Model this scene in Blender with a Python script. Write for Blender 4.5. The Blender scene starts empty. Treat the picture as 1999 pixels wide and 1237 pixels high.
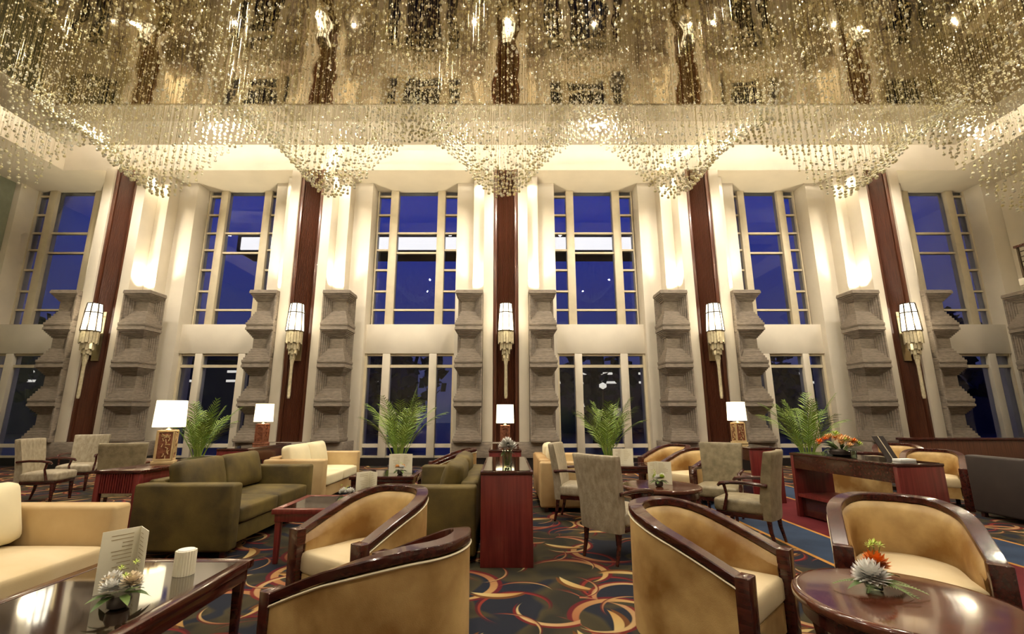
import bpy, bmesh, math, random
from mathutils import Vector, Matrix
random.seed(7)
PI = math.pi
SC = bpy.context.scene
C = SC.collection

# ------------------------------------------------------------------ camera, sky, exposure
cam_d = bpy.data.cameras.new('camera'); cam = bpy.data.objects.new('camera', cam_d); C.objects.link(cam)
cam.location = (0, 0, 1.35)
cam.rotation_euler = (PI/2 + math.atan2(189.5, 900), 0, 0)
cam_d.sensor_width = 36; cam_d.lens = 36*900/1999; cam_d.shift_x = 0.00675
cam_d.clip_start = 0.05; cam_d.clip_end = 400
SC.camera = cam
SC.view_settings.view_transform = 'Standard'; SC.view_settings.look = 'None'
SC.view_settings.exposure = 0.0; SC.view_settings.gamma = 1.0; SC.view_settings.use_curve_mapping = False
SC.cycles.use_adaptive_sampling = True; SC.cycles.adaptive_threshold = 0.12; SC.cycles.adaptive_min_samples = 16
SC.cycles.max_bounces = 5; SC.cycles.diffuse_bounces = 3; SC.cycles.glossy_bounces = 3
SC.cycles.transmission_bounces = 4; SC.cycles.transparent_max_bounces = 12
SC.cycles.sample_clamp_indirect = 4.0; SC.cycles.caustics_reflective = False; SC.cycles.caustics_refractive = False

wd = bpy.data.worlds.new('dusk_sky'); SC.world = wd; wd.use_nodes = True
wn = wd.node_tree.nodes; wl = wd.node_tree.links; wn.clear()
w_out = wn.new('ShaderNodeOutputWorld'); w_bg = wn.new('ShaderNodeBackground'); w_tc = wn.new('ShaderNodeTexCoord')
w_sep = wn.new('ShaderNodeSeparateXYZ'); w_ramp = wn.new('ShaderNodeValToRGB')
wl.new(w_tc.outputs['Generated'], w_sep.inputs[0]); wl.new(w_sep.outputs['Z'], w_ramp.inputs[0])
wl.new(w_ramp.outputs[0], w_bg.inputs[0]); wl.new(w_bg.outputs[0], w_out.inputs[0])
r = w_ramp.color_ramp
r.elements[0].position = 0.0; r.elements[0].color = (0.05, 0.05, 0.10, 1)
r.elements[1].position = 0.85; r.elements[1].color = (0.003, 0.012, 0.13, 1)
e = r.elements.new(0.22); e.color = (0.032, 0.040, 0.17, 1)
e = r.elements.new(0.36); e.color = (0.010, 0.028, 0.25, 1)
e = r.elements.new(0.5); e.color = (0.003, 0.022, 0.30, 1)
w_bg.inputs[1].default_value = 1.0

WARM = (1.0, 0.80, 0.52)
def lamp(name, kind, loc, energy, color=WARM, radius=0.06, rot=(0, 0, 0), spot=100, blend=0.6):
    d = bpy.data.lights.new(name, kind); d.energy = energy; d.color = color
    if kind == 'SPOT': d.spot_size = math.radians(spot); d.spot_blend = blend
    d.shadow_soft_size = radius
    o = bpy.data.objects.new(name, d); o.location = loc; o.rotation_euler = rot; C.objects.link(o); return o
CEIL = 8.10       # mirrored ceiling height
FILL_SPOTS = [(x, y) for y in (-1.5, 2.6, 5.9) for x in (-8.2, -4.1, 0.0, 4.1, 8.2)]  # spots added to light the room; the ceiling has no such fittings
for x, y in FILL_SPOTS:
    lamp('added_room_fill_spot', 'SPOT', (x, y, CEIL-0.06), 400, (1.0, 0.87, 0.68), 0.12, spot=135, blend=0.7)
for k in range(11):      # downlights in the ceiling ring, washing the window wall
    lamp('ring_downlight_lamp', 'SPOT', (-10.5+2.1*k, 10.15, CEIL-0.03), 400, (1.0, 0.90, 0.76), 0.08, (math.radians(22), 0, 0), 115, 0.8)
for k in range(8):       # lamps among the chandelier strands
    for y in (5.2, 8.15):
        lamp('chandelier_lamp', 'POINT', (-8.75+2.5*k+(0.6 if y > 6 else 0), y, 7.15 if y < 6 else 6.85), 100 if y < 6 else 150, (1.0, 0.89, 0.69), 0.025)

# ------------------------------------------------------------------ materials
class NT:
    def __init__(s, mat): s.t = mat.node_tree; s.n = s.t.nodes; s.l = s.t.links
    def new(s, k, **kw):
        n = s.n.new(k)
        for a, b in kw.items(): setattr(n, a, b)
        return n
    def put(s, sock, v):
        if hasattr(v, 'is_linked') or isinstance(v, bpy.types.NodeSocket): s.l.new(v, sock)
        else: sock.default_value = v
    def m(s, op, a, b=None, c=None, clamp=False):
        n = s.new('ShaderNodeMath', operation=op); n.use_clamp = clamp
        s.put(n.inputs[0], a)
        if b is not None: s.put(n.inputs[1], b)
        if c is not None: s.put(n.inputs[2], c)
        return n.outputs[0]
    def mix(s, f, a, b):
        n = s.new('ShaderNodeMix', data_type='RGBA')
        s.put(n.inputs[0], f); s.put(n.inputs[6], a if not isinstance(a, tuple) else (*a[:3], 1)); s.put(n.inputs[7], b if not isinstance(b, tuple) else (*b[:3], 1))
        return n.outputs[2]
def base_mat(name):
    m = bpy.data.materials.new(name); m.use_nodes = True
    return m, NT(m), m.node_tree.nodes['Principled BSDF']
MATS = {}
def mat(name, col, rough=0.5, metal=0.0, var=0.15, scale=6.0, stretch=(1, 1, 1), bump=0.0, bscale=60.0, sheen=0.0, coat=0.0, spec=0.5, col2=None, thr=None):
    m, t, b = base_mat(name)
    tc = t.new('ShaderNodeTexCoord'); mp = t.new('ShaderNodeMapping'); mp.inputs['Scale'].default_value = stretch
    t.l.new(tc.outputs['Object'], mp.inputs[0])
    nz = t.new('ShaderNodeTexNoise'); nz.inputs['Scale'].default_value = scale; nz.inputs['Detail'].default_value = 5
    t.l.new(mp.outputs[0], nz.inputs['Vector'])
    c2 = col2 or tuple(min(1, c*(1+var)) for c in col); c1 = col if col2 else tuple(c*(1-var) for c in col)
    rp = t.new('ShaderNodeValToRGB'); rp.color_ramp.elements[0].position, rp.color_ramp.elements[1].position = thr or (0.32, 0.68)
    rp.color_ramp.elements[0].color = (*c1, 1); rp.color_ramp.elements[1].color = (*c2, 1)
    t.l.new(nz.outputs['Fac'], rp.inputs[0]); t.l.new(rp.outputs[0], b.inputs['Base Color'])
    b.inputs['Roughness'].default_value = rough; b.inputs['Metallic'].default_value = metal
    b.inputs['Specular IOR Level'].default_value = spec
    if sheen:
        b.inputs['Sheen Weight'].default_value = sheen; b.inputs['Sheen Roughness'].default_value = 0.35
        b.inputs['Sheen Tint'].default_value = (*[min(1, c*1.6+0.1) for c in col], 1)
    if coat: b.inputs['Coat Weight'].default_value = coat; b.inputs['Coat Roughness'].default_value = 0.06
    if bump:
        n2 = t.new('ShaderNodeTexNoise'); n2.inputs['Scale'].default_value = bscale; n2.inputs['Detail'].default_value = 4
        t.l.new(mp.outputs[0], n2.inputs['Vector'])
        bp = t.new('ShaderNodeBump'); bp.inputs['Strength'].default_value = bump; bp.inputs['Distance'].default_value = 0.01
        t.l.new(n2.outputs['Fac'], bp.inputs['Height']); t.l.new(bp.outputs[0], b.inputs['Normal'])
    MATS[name] = m; return m
def emit(name, col, strength, var=0.06):
    m, t, b = base_mat(name)
    nz = t.new('ShaderNodeTexNoise'); nz.inputs['Scale'].default_value = 5
    c = t.mix(nz.outputs['Fac'], tuple(x*(1-var) for x in col), col)
    t.l.new(c, b.inputs['Emission Color']); b.inputs['Emission Strength'].default_value = strength
    b.inputs['Base Color'].default_value = (0.7, 0.65, 0.55, 1); MATS[name] = m; return m

CREAM = mat('cream_paint', (0.74, 0.67, 0.545), 0.55, var=0.04, scale=2, bump=0.05)
FRAME = mat('window_frame_paint', (0.63, 0.55, 0.39), 0.4, var=0.06, scale=4)
CEILP = mat('ceiling_paint', (0.70, 0.63, 0.51), 0.7, var=0.04, scale=1.5)
RINGP = mat('ceiling_ring_paint', (0.52, 0.45, 0.33), 0.6, var=0.06, scale=1.5)
STONE = mat('carved_stone', (0.185, 0.150, 0.115), 0.75, scale=9, stretch=(1, 1, 4), bump=0.15, bscale=55, col2=(0.29, 0.24, 0.19))
WOOD = mat('dark_mahogany_panel', (0.055, 0.016, 0.008), 0.30, scale=3, stretch=(18, 18, 0.7), col2=(0.13, 0.042, 0.020), coat=0.3)
WOODR = mat('red_mahogany_veneer', (0.115, 0.013, 0.012), 0.32, scale=3, stretch=(14, 14, 0.6), col2=(0.20, 0.028, 0.024), coat=0.3)
WOODT = mat('dark_polished_wood', (0.026, 0.005, 0.004), 0.22, scale=3, stretch=(2, 14, 14), col2=(0.070, 0.014, 0.009), coat=0.4)
WOODTOP = mat('polished_table_top', (0.055, 0.015, 0.008), 0.14, scale=2.5, stretch=(1.5, 9, 9), col2=(0.11, 0.034, 0.017), coat=0.4)
GLASSTOP = mat('black_glass_top', (0.022, 0.013, 0.008), 0.05, var=0.2, coat=1.0, spec=0.9)
GOLDV = mat('gold_velvet', (0.23, 0.112, 0.024), 0.45, scale=2.6, sheen=0.4, col2=(0.62, 0.43, 0.18), thr=(0.36, 0.64), bump=0.12, bscale=220)  # nap patches, with the velvet's highlights and shade put into the colour
GOLDS = mat('pale_gold_seat_velvet', (0.58, 0.45, 0.25), 0.65, scale=2.5, sheen=0.4, col2=(0.68, 0.56, 0.36), bump=0.1, bscale=220)
CREAMV = mat('cream_sofa_velvet', (0.32, 0.175, 0.055), 0.6, scale=1.5, sheen=0.35, col2=(0.58, 0.43, 0.22), thr=(0.3, 0.7), bump=0.1, bscale=200)
CREAMC = mat('pale_cream_cushion', (0.76, 0.67, 0.44), 0.75, var=0.06, scale=3, sheen=0.4)
OLIVE = mat('olive_velvet', (0.046, 0.030, 0.004), 0.7, scale=3.5, sheen=0.06, col2=(0.135, 0.095, 0.018), bump=0.2, bscale=150)
SILVER = mat('silver_chenille', (0.27, 0.225, 0.15), 0.42, scale=24, sheen=0.5, col2=(0.42, 0.36, 0.26), bump=0.3, bscale=90, stretch=(1, 1, 0.5))
MOSS = mat('moss_chenille', (0.17, 0.135, 0.075), 0.45, scale=14, sheen=0.3, col2=(0.29, 0.24, 0.145), bump=0.25, bscale=90)
GREYF = mat('dark_plum_grey_upholstery', (0.030, 0.022, 0.021), 0.55, var=0.2, scale=3)
PIPING = mat('cream_piping', (0.70, 0.62, 0.44), 0.6, var=0.05)
CARDM = mat('ivory_card', (0.86, 0.81, 0.64), 0.6, var=0.04)
INKM = mat('brown_ink', (0.48, 0.38, 0.22), 0.8, var=0.1)
BRASS = mat('champagne_metal', (0.62, 0.50, 0.30), 0.28, metal=0.9, var=0.08)
DMETAL = mat('dark_bronze', (0.06, 0.045, 0.03), 0.4, metal=0.8)
CARVED = mat('carved_lamp_wood', (0.16, 0.045, 0.022), 0.45, scale=30, col2=(0.34, 0.13, 0.065), bump=0.6, bscale=40)
CARVEDL = mat('pale_carved_lamp_wood', (0.55, 0.38, 0.17), 0.5, scale=12, col2=(0.70, 0.53, 0.28))
LEAF = mat('palm_leaf_green', (0.10, 0.19, 0.02), 0.45, scale=5, col2=(0.26, 0.36, 0.06))
STEM = mat('palm_stem_green', (0.20, 0.24, 0.05), 0.5, var=0.25, scale=8)
LEAFD = mat('bouquet_leaf_green', (0.05, 0.10, 0.025), 0.5, col2=(0.16, 0.23, 0.06), scale=12)
PETALW = mat('white_petal', (0.85, 0.84, 0.80), 0.6, var=0.05)
PETALO = mat('orange_petal', (0.80, 0.22, 0.02), 0.55, var=0.2, scale=14)
PETALC = mat('blush_petal', (0.86, 0.74, 0.55), 0.6, var=0.06)
PETALP = mat('peach_petal', (0.86, 0.55, 0.26), 0.55, var=0.15, scale=14)
BUDG = mat('lime_bud', (0.46, 0.56, 0.10), 0.5, var=0.2, scale=14)
POTM = mat('dark_glazed_pot', (0.045, 0.035, 0.03), 0.3, var=0.2, coat=0.4)
SOILM = mat('potting_soil', (0.03, 0.02, 0.012), 0.95, var=0.3, scale=30)
SHADE = emit('lit_lamp_shade', (1.0, 0.86, 0.55), 2.6)
LANTERN = emit('lit_lantern_glass', (1.0, 0.91, 0.72), 3.2)
COVE = emit('cove_light_strip', (1.0, 0.91, 0.76), 85.0)
TIERG = mat('sconce_crystal_slats', (0.75, 0.66, 0.45), 0.18, metal=0.35, var=0.15, scale=20)
LEFTW = mat('grey_green_wall', (0.24, 0.26, 0.19), 0.5, var=0.08)
BLACK = mat('black_skirting', (0.012, 0.010, 0.010), 0.4)
NIGHT = mat('night_ground', (0.02, 0.02, 0.022), 0.35, var=0.3, scale=2)
NTREE = mat('night_foliage', (0.010, 0.018, 0.010), 0.8, var=0.4, scale=8)

def glass_mat(name, tint, refl):
    m = bpy.data.materials.new(name); m.use_nodes = True; t = NT(m); t.n.clear()
    out = t.new('ShaderNodeOutputMaterial'); mx = t.new('ShaderNodeMixShader')
    tr = t.new('ShaderNodeBsdfTransparent'); gl = t.new('ShaderNodeBsdfGlossy'); lw = t.new('ShaderNodeLayerWeight')
    nz = t.new('ShaderNodeTexNoise'); nz.inputs['Scale'].default_value = 1.3
    c = t.mix(nz.outputs['Fac'], tuple(x*0.94 for x in tint), tint); t.l.new(c, tr.inputs[0])
    gl.inputs['Roughness'].default_value = 0.01
    lw.inputs['Blend'].default_value = 0.25
    f = t.m('ADD', t.m('MULTIPLY', lw.outputs['Fresnel'], 0.8), refl, clamp=True)
    t.l.new(f, mx.inputs[0]); t.l.new(tr.outputs[0], mx.inputs[1]); t.l.new(gl.outputs[0], mx.inputs[2]); t.l.new(mx.outputs[0], out.inputs[0])
    MATS[name] = m; return m
PANE = glass_mat('window_glass', (0.92, 0.95, 1.0), 0.03)
VASEG = glass_mat('clear_vase_glass', (0.82, 0.92, 0.84), 0.12)

def bead_mat():
    m = bpy.data.materials.new('gold_crystal'); m.use_nodes = True; t = NT(m); t.n.clear()
    out = t.new('ShaderNodeOutputMaterial'); a = t.new('ShaderNodeAddShader'); mx = t.new('ShaderNodeMixShader')
    g = t.new('ShaderNodeBsdfGlossy'); tl = t.new('ShaderNodeBsdfTranslucent'); d = t.new('ShaderNodeBsdfDiffuse')
    mx2 = t.new('ShaderNodeMixShader'); geo = t.new('ShaderNodeNewGeometry')
    c = t.mix(geo.outputs['Random Per Island'], (0.99, 0.91, 0.58), (1.0, 0.98, 0.88))
    for k in (g, tl, d): t.l.new(c, k.inputs[0])
    g.inputs['Roughness'].default_value = 0.12
    mx2.inputs[0].default_value = 0.7; t.l.new(d.outputs[0], mx2.inputs[1]); t.l.new(tl.outputs[0], mx2.inputs[2])
    mx.inputs[0].default_value = 0.25; t.l.new(mx2.outputs[0], mx.inputs[1]); t.l.new(g.outputs[0], mx.inputs[2])
    t.l.new(mx.outputs[0], out.inputs[0]); MATS['gold_crystal'] = m; return m
BEAD = bead_mat()
def rod_mat():
    m = bpy.data.materials.new('gold_rod'); m.use_nodes = True; t = NT(m); t.n.clear()
    out = t.new('ShaderNodeOutputMaterial'); d = t.new('ShaderNodeBsdfTranslucent'); g = t.new('ShaderNodeBsdfGlossy'); m2 = t.new('ShaderNodeMixShader')
    geo = t.new('ShaderNodeNewGeometry'); c = t.mix(geo.outputs['Random Per Island'], (0.90, 0.76, 0.32), (1.0, 0.94, 0.68))
    t.l.new(c, d.inputs[0]); t.l.new(c, g.inputs[0]); g.inputs['Roughness'].default_value = 0.2; m2.inputs[0].default_value = 0.4
    t.l.new(d.outputs[0], m2.inputs[1]); t.l.new(g.outputs[0], m2.inputs[2]); t.l.new(m2.outputs[0], out.inputs[0]); return m
ROD = rod_mat()

def mirror_mat():
    m, t, b = base_mat('mirrored_ceiling_film')
    b.inputs['Base Color'].default_value = (0.47, 0.40, 0.29, 1); b.inputs['Metallic'].default_value = 1.0; b.inputs['Roughness'].default_value = 0.03
    tc = t.new('ShaderNodeTexCoord'); n = t.new('ShaderNodeTexNoise'); n.inputs['Scale'].default_value = 0.9; n.inputs['Detail'].default_value = 1.5
    t.l.new(tc.outputs['Object'], n.inputs['Vector'])
    bp = t.new('ShaderNodeBump'); bp.inputs['Strength'].default_value = 0.5; bp.inputs['Distance'].default_value = 0.05
    t.l.new(n.outputs['Fac'], bp.inputs['Height']); t.l.new(bp.outputs[0], b.inputs['Normal']); return m
MIRROR = mirror_mat()

def carpet_mat():
    m, t, b = base_mat('swirl_carpet')
    tc = t.new('ShaderNodeTexCoord')
    nz = t.new('ShaderNodeTexNoise'); nz.inputs['Scale'].default_value = 1.5; nz.inputs['Detail'].default_value = 1.0; nz.inputs['Distortion'].default_value = 1.5
    t.l.new(tc.outputs['Object'], nz.inputs['Vector'])
    rp = t.new('ShaderNodeValToRGB'); rp.color_ramp.interpolation = 'LINEAR'
    rp.color_ramp.elements[0].position = 0.43; rp.color_ramp.elements[0].color = (0.012, 0.014, 0.023, 1)
    rp.color_ramp.elements[1].position = 0.49; rp.color_ramp.elements[1].color = (0.045, 0.036, 0.018, 1)
    e = rp.color_ramp.elements.new(0.62); e.color = (0.020, 0.018, 0.014, 1)
    t.l.new(nz.outputs['Fac'], rp.inputs[0])
    col = rp.outputs[0]
    def layer(col, scale, off, R, w, span, k, ca, cb, edge):
        mp = t.new('ShaderNodeMapping'); mp.inputs['Scale'].default_value = (scale,)*3; mp.inputs['Location'].default_value = (off, off*1.7, 0)
        t.l.new(tc.outputs['Object'], mp.inputs[0])
        v = t.new('ShaderNodeTexVoronoi', voronoi_dimensions='2D', feature='F1'); v.inputs['Scale'].default_value = 1.0; v.inputs['Randomness'].default_value = 0.8
        t.l.new(mp.outputs[0], v.inputs['Vector'])
        d = t.new('ShaderNodeVectorMath', operation='SUBTRACT'); t.l.new(mp.outputs[0], d.inputs[0]); t.l.new(v.outputs['Position'], d.inputs[1])
        s = t.new('ShaderNodeSeparateXYZ'); t.l.new(d.outputs[0], s.inputs[0])
        cs = t.new('ShaderNodeSeparateXYZ'); t.l.new(v.outputs['Color'], cs.inputs[0])
        ang = t.m('MULTIPLY', cs.outputs[0], 6.2832)
        ca_, sa_ = t.m('COSINE', ang), t.m('SINE', ang)
        lx = t.m('ADD', t.m('MULTIPLY', s.outputs[0], ca_), t.m('MULTIPLY', s.outputs[1], sa_))
        ly = t.m('SUBTRACT', t.m('MULTIPLY', s.outputs[1], ca_), t.m('MULTIPLY', s.outputs[0], sa_))
        lx = t.m('ADD', lx, R*k)
        rad = t.m('SQRT', t.m('ADD', t.m('MULTIPLY', lx, lx), t.m('MULTIPLY', ly, ly)))
        th = t.m('ARCTAN2', ly, lx)
        tn = t.m('DIVIDE', th, span)
        wid = t.m('MULTIPLY', t.m('SUBTRACT', 1.0, t.m('MULTIPLY', tn, tn)), w)
        dist = t.m('ABSOLUTE', t.m('SUBTRACT', t.m('SUBTRACT', rad, R), t.m('MULTIPLY', th, 0.035)))
        inner = t.m('MULTIPLY', t.m('SUBTRACT', wid, dist), 90.0, clamp=True)
        d2 = t.m('ABSOLUTE', t.m('SUBTRACT', t.m('SUBTRACT', rad, R+w*0.8), t.m('MULTIPLY', th, 0.035)))
        outer = t.m('MULTIPLY', t.m('SUBTRACT', t.m('MULTIPLY', wid, 1.25), d2), 90.0, clamp=True)
        g = t.m('ADD', t.m('MULTIPLY', tn, 0.5), 0.5, clamp=True)
        col = t.mix(t.m('MULTIPLY', outer, 0.9), col, edge)
        return t.mix(inner, col, t.mix(g, ca, cb))
    col = layer(col, 1.3, 3.1, 0.34, 0.026, 2.4, 0.0, (0.11, 0.008, 0.012), (0.20, 0.03, 0.018), (0.06, 0.006, 0.010))
    col = layer(col, 1.12, 0.4, 0.36, 0.040, 1.9, 0.2, (0.42, 0.29, 0.11), (0.19, 0.025, 0.018), (0.10, 0.008, 0.012))
    col = layer(col, 1.45, 7.7, 0.55, 0.055, 0.60, 1.0, (0.46, 0.36, 0.16), (0.32, 0.17, 0.05), (0.11, 0.04, 0.010))
    col = layer(col, 1.05, 12.3, 0.30, 0.028, 2.6, 0.3, (0.48, 0.37, 0.17), (0.20, 0.03, 0.02), (0.12, 0.010, 0.010))
    col = layer(col, 1.7, 21.9, 0.42, 0.020, 1.2, 0.7, (0.44, 0.33, 0.14), (0.16, 0.012, 0.014), (0.08, 0.010, 0.010))
    t.l.new(col, b.inputs['Base Color']); b.inputs['Roughness'].default_value = 0.9; b.inputs['Specular IOR Level'].default_value = 0.15
    n2 = t.new('ShaderNodeTexNoise'); n2.inputs['Scale'].default_value = 260; t.l.new(tc.outputs['Object'], n2.inputs['Vector'])
    bp = t.new('ShaderNodeBump'); bp.inputs['Strength'].default_value = 0.25; bp.inputs['Distance'].default_value = 0.004
    t.l.new(n2.outputs['Fac'], bp.inputs['Height']); t.l.new(bp.outputs[0], b.inputs['Normal'])
    return m
CARPET = carpet_mat()
RUNR = mat('runner_red', (0.10, 0.012, 0.016), 0.9, var=0.15, scale=3, bump=0.2, bscale=250, spec=0.15)
RUNB = mat('runner_blue', (0.028, 0.045, 0.085), 0.9, var=0.2, scale=3, bump=0.2, bscale=250, spec=0.15)
RUNG = mat('runner_gold_line', (0.42, 0.20, 0.045), 0.9, var=0.15, scale=6, spec=0.15)

# ------------------------------------------------------------------ geometry helpers
class MB:
    def __init__(s): s.v = []; s.f = []
    def add(s, vs, fs):
        o = len(s.v); s.v += [tuple(p) for p in vs]; s.f += [tuple(i+o for i in q) for q in fs]; return s
    def box(s, x0, x1, y0, y1, z0, z1):
        return s.add([(x0,y0,z0),(x1,y0,z0),(x1,y1,z0),(x0,y1,z0),(x0,y0,z1),(x1,y0,z1),(x1,y1,z1),(x0,y1,z1)],
                     [(0,3,2,1),(4,5,6,7),(0,1,5,4),(1,2,6,5),(2,3,7,6),(3,0,4,7)])
    def hexa(s, b, t):   # bottom quad, top quad (counter-clockwise seen from above)
        return s.add(list(b)+list(t), [(0,3,2,1),(4,5,6,7),(0,1,5,4),(1,2,6,5),(2,3,7,6),(3,0,4,7)])
    def bar(s, a, b, w, h, up=(0, 0, 1)):
        a, b = Vector(a), Vector(b); d = (b-a).normalized(); u = Vector(up)
        if abs(d.dot(u)) > 0.98: u = Vector((1, 0, 0))
        x = d.cross(u).normalized()*w/2; y = x.cross(d).normalized()*h/2
        q = [-x-y, x-y, x+y, -x+y]
        return s.add([a+p for p in q]+[b+p for p in q], [(0,1,2,3)[::-1],(4,5,6,7)[::1],(0,1,5,4),(1,2,6,5),(2,3,7,6),(3,0,4,7)])
    def prism(s, poly, z0, z1):
        n = len(poly)
        return s.add([(x,y,z0) for x,y in poly]+[(x,y,z1) for x,y in poly],
                     [tuple(range(n))[::-1], tuple(range(n,2*n))]+[(i,(i+1)%n,n+(i+1)%n,n+i) for i in range(n)])
    def lathe(s, prof, n=24, cx=0, cy=0, sx=1, sy=1, ph=0):
        o = [(cx+r*sx*math.cos(ph+2*PI*k/n), cy+r*sy*math.sin(ph+2*PI*k/n), z) for r, z in prof for k in range(n)]
        fs = [(i*n+k, i*n+(k+1)%n, (i+1)*n+(k+1)%n, (i+1)*n+k) for i in range(len(prof)-1) for k in range(n)]
        fs += [tuple(range(n))[::-1], tuple((len(prof)-1)*n+k for k in range(n))]
        return s.add(o, fs)
    def tube(s, pts, rad, n=6):
        pts = [Vector(p) for p in pts]; rs = rad if isinstance(rad, (list, tuple)) else [rad]*len(pts); o = []
        for i, p in enumerate(pts):
            d = (pts[min(i+1, len(pts)-1)]-pts[max(i-1, 0)]).normalized()
            u = Vector((0, 0, 1)) if abs(d.z) < 0.9 else Vector((1, 0, 0))
            x = d.cross(u).normalized(); y = x.cross(d).normalized()
            o += [p+x*rs[i]*math.cos(2*PI*k/n)+y*rs[i]*math.sin(2*PI*k/n) for k in range(n)]
        fs = [(i*n+k, i*n+(k+1)%n, (i+1)*n+(k+1)%n, (i+1)*n+k) for i in range(len(pts)-1) for k in range(n)]
        fs += [tuple(range(n))[::-1], tuple((len(pts)-1)*n+k for k in range(n))]
        return s.add(o, fs)
    def strip(s, rows, closed=False, caps=True):   # rows: list of equal-length closed section loops
        n = len(rows[0]); o = [p for r_ in rows for p in r_]
        fs = [(i*n+k, i*n+(k+1)%n, (i+1)*n+(k+1)%n, (i+1)*n+k) for i in range(len(rows)-1) for k in range(n)]
        if caps: fs += [tuple(range(n))[::-1], tuple((len(rows)-1)*n+k for k in range(n))]
        return s.add(o, fs)
    def pad(s, c, h, rad=0.04, bulge=(0, 0, 0), n=8, rot=None):   # soft cushion
        vs = {}; o = []; fs = []; h = Vector(h)
        def pt(p):
            k = tuple(round(a, 4) for a in p)
            if k in vs: return vs[k]
            P = Vector((p[0]*h.x, p[1]*h.y, p[2]*h.z))
            q = Vector([max(-(h[i]-rad), min(h[i]-rad, P[i])) for i in range(3)])
            d = P-q
            if d.length > 1e-9: P = q+d.normalized()*rad
            w = [(1-p[1]**2)*(1-p[2]**2), (1-p[0]**2)*(1-p[2]**2), (1-p[0]**2)*(1-p[1]**2)]
            for i in range(3): P[i] += (1 if p[i] > 0.999 else -1 if p[i] < -0.999 else p[i])*bulge[i]*w[i]
            if rot is not None: P = rot @ P
            vs[k] = len(o); o.append(P+Vector(c)); return vs[k]
        ts = []
        for i in range(n+1):
            a = -1+2*i/n; ts.append(math.copysign(abs(a)**0.7, a))
        for ax in range(3):
            for sg in (-1, 1):
                for i in range(n):
                    for j in range(n):
                        q = []
                        for a, b_ in ((i, j), (i+1, j), (i+1, j+1), (i, j+1)):
                            p = [0, 0, 0]; p[ax] = sg; p[(ax+1) % 3] = ts[a]; p[(ax+2) % 3] = ts[b_]
                            q.append(pt(p))
                        fs.append(tuple(q) if sg > 0 else tuple(q[::-1]))
        return s.add(o, fs)
    def build(s, name, m, parent=None, bevel=0.0, segs=2, smooth=True, loc=None, rotz=0.0, kind=None, label=None, ang=35):
        me = bpy.data.meshes.new(name); me.from_pydata(s.v, [], s.f); me.validate(); me.update()
        if bevel:
            bm = bmesh.new(); bm.from_mesh(me); bmesh.ops.recalc_face_normals(bm, faces=bm.faces)
            es = [e for e in bm.edges if len(e.link_faces) == 2 and e.calc_face_angle(0) > 0.6]
            bmesh.ops.bevel(bm, geom=es, offset=bevel, segments=segs, affect='EDGES', profile=0.5)
            bm.to_mesh(me); bm.free()
        if smooth:
            me.polygons.foreach_set('use_smooth', [True]*len(me.polygons)); me.set_sharp_from_angle(angle=math.radians(ang))
        me.materials.append(m)
        o = bpy.data.objects.new(name, me); C.objects.link(o)
        if parent is not None: o.parent = parent
        if loc: o.location = loc
        o.rotation_euler.z = rotz
        if kind: o['kind'] = kind
        if label: o['label'] = label
        return o
def tag(o, label, cat, group=None):
    o['label'] = label; o['category'] = cat
    if group: o['group'] = group
    return o
def thing(name, label, cat, loc=(0, 0, 0), rotz=0.0, group=None):
    o = bpy.data.objects.new(name, None); C.objects.link(o); o.location = loc; o.rotation_euler.z = rotz
    o.empty_display_size = 0.1
    return tag(o, label, cat, group) if label else o
def struct(name, loc=(0, 0, 0)):
    o = bpy.data.objects.new(name, None); C.objects.link(o); o.location = loc; o['kind'] = 'structure'; return o
def copy_tree(o, parent=None):
    c = o.copy(); C.objects.link(c); c.parent = parent
    for ch in o.children: copy_tree(ch, c)
    return c
def place(proto, used, label, loc, rotz, group=None):
    if used.get(proto.name): o = copy_tree(proto)
    else: o = proto; used[proto.name] = 1
    o.location = loc; o.rotation_euler.z = rotz; o['label'] = label
    if group: o['group'] = group
    return o
USED = {}
def kid(ob, data, m=None):   # another object sharing mesh data
    o = bpy.data.objects.new(ob, data); C.objects.link(o); return o

# ------------------------------------------------------------------ room shell
PX = [-10.65, -5.40, 0.02, 5.40, 10.45]        # wood panel axes
BAYS = [(-14.54, -12.11), (-9.19, -6.86), (-3.94, -1.44), (1.48, 3.94), (6.86, 8.99), (11.91, 14.30)]
XL, XR, YB = -14.70, 14.75, -7.0
YW, YU, YL = 12.75, 13.35, 12.95
HS = 8.15
f = MB().box(XL-0.4, XR+0.4, YB, 13.6, -0.06, 0.0).build('floor', CARPET, smooth=False, kind='structure')
wf = struct('wall_front')
for i, xc in enumerate(PX + [15.75]):
    for sg in (-1, 1):
        if i == 5 and sg == 1: continue
        def bx(a, b_, y0, y1, z0, z1, mb): x0, x1 = sorted((xc+sg*a, xc+sg*b_)); mb.box(x0, x1, y0, y1, z0, z1)
        if i < 5:
            mb = MB(); bx(0.335, 0.60, 11.88, 12.5, 0.67, HS, mb); mb.build('fin', CREAM, wf, bevel=0.012)
        mb = MB(); bx(0.60, 0.92, 12.35, 12.9, 0.0, HS, mb); mb.build('pier', CREAM, wf, bevel=0.01)
        mb = MB(); bx(0.30, 1.44 if i < 5 else 1.46, 12.75, 13.55, 0.0, HS, mb); mb.build('jamb', CREAM, wf, bevel=0.008)
    if i < 5:
        MB().box(xc-0.335, xc+0.335, 12.032, 12.75, 0.0, HS).build('backing', WOOD, wf, smooth=False)
        MB().box(xc-1.36, xc+1.36, 11.84, 12.74, 0.29, 0.665).build('plinth', STONE, wf, bevel=0.012)
        MB().box(xc-1.33, xc+1.33, 11.88, 12.74, 0.0, 0.288).build('skirting', BLACK, wf, smooth=False)
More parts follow.
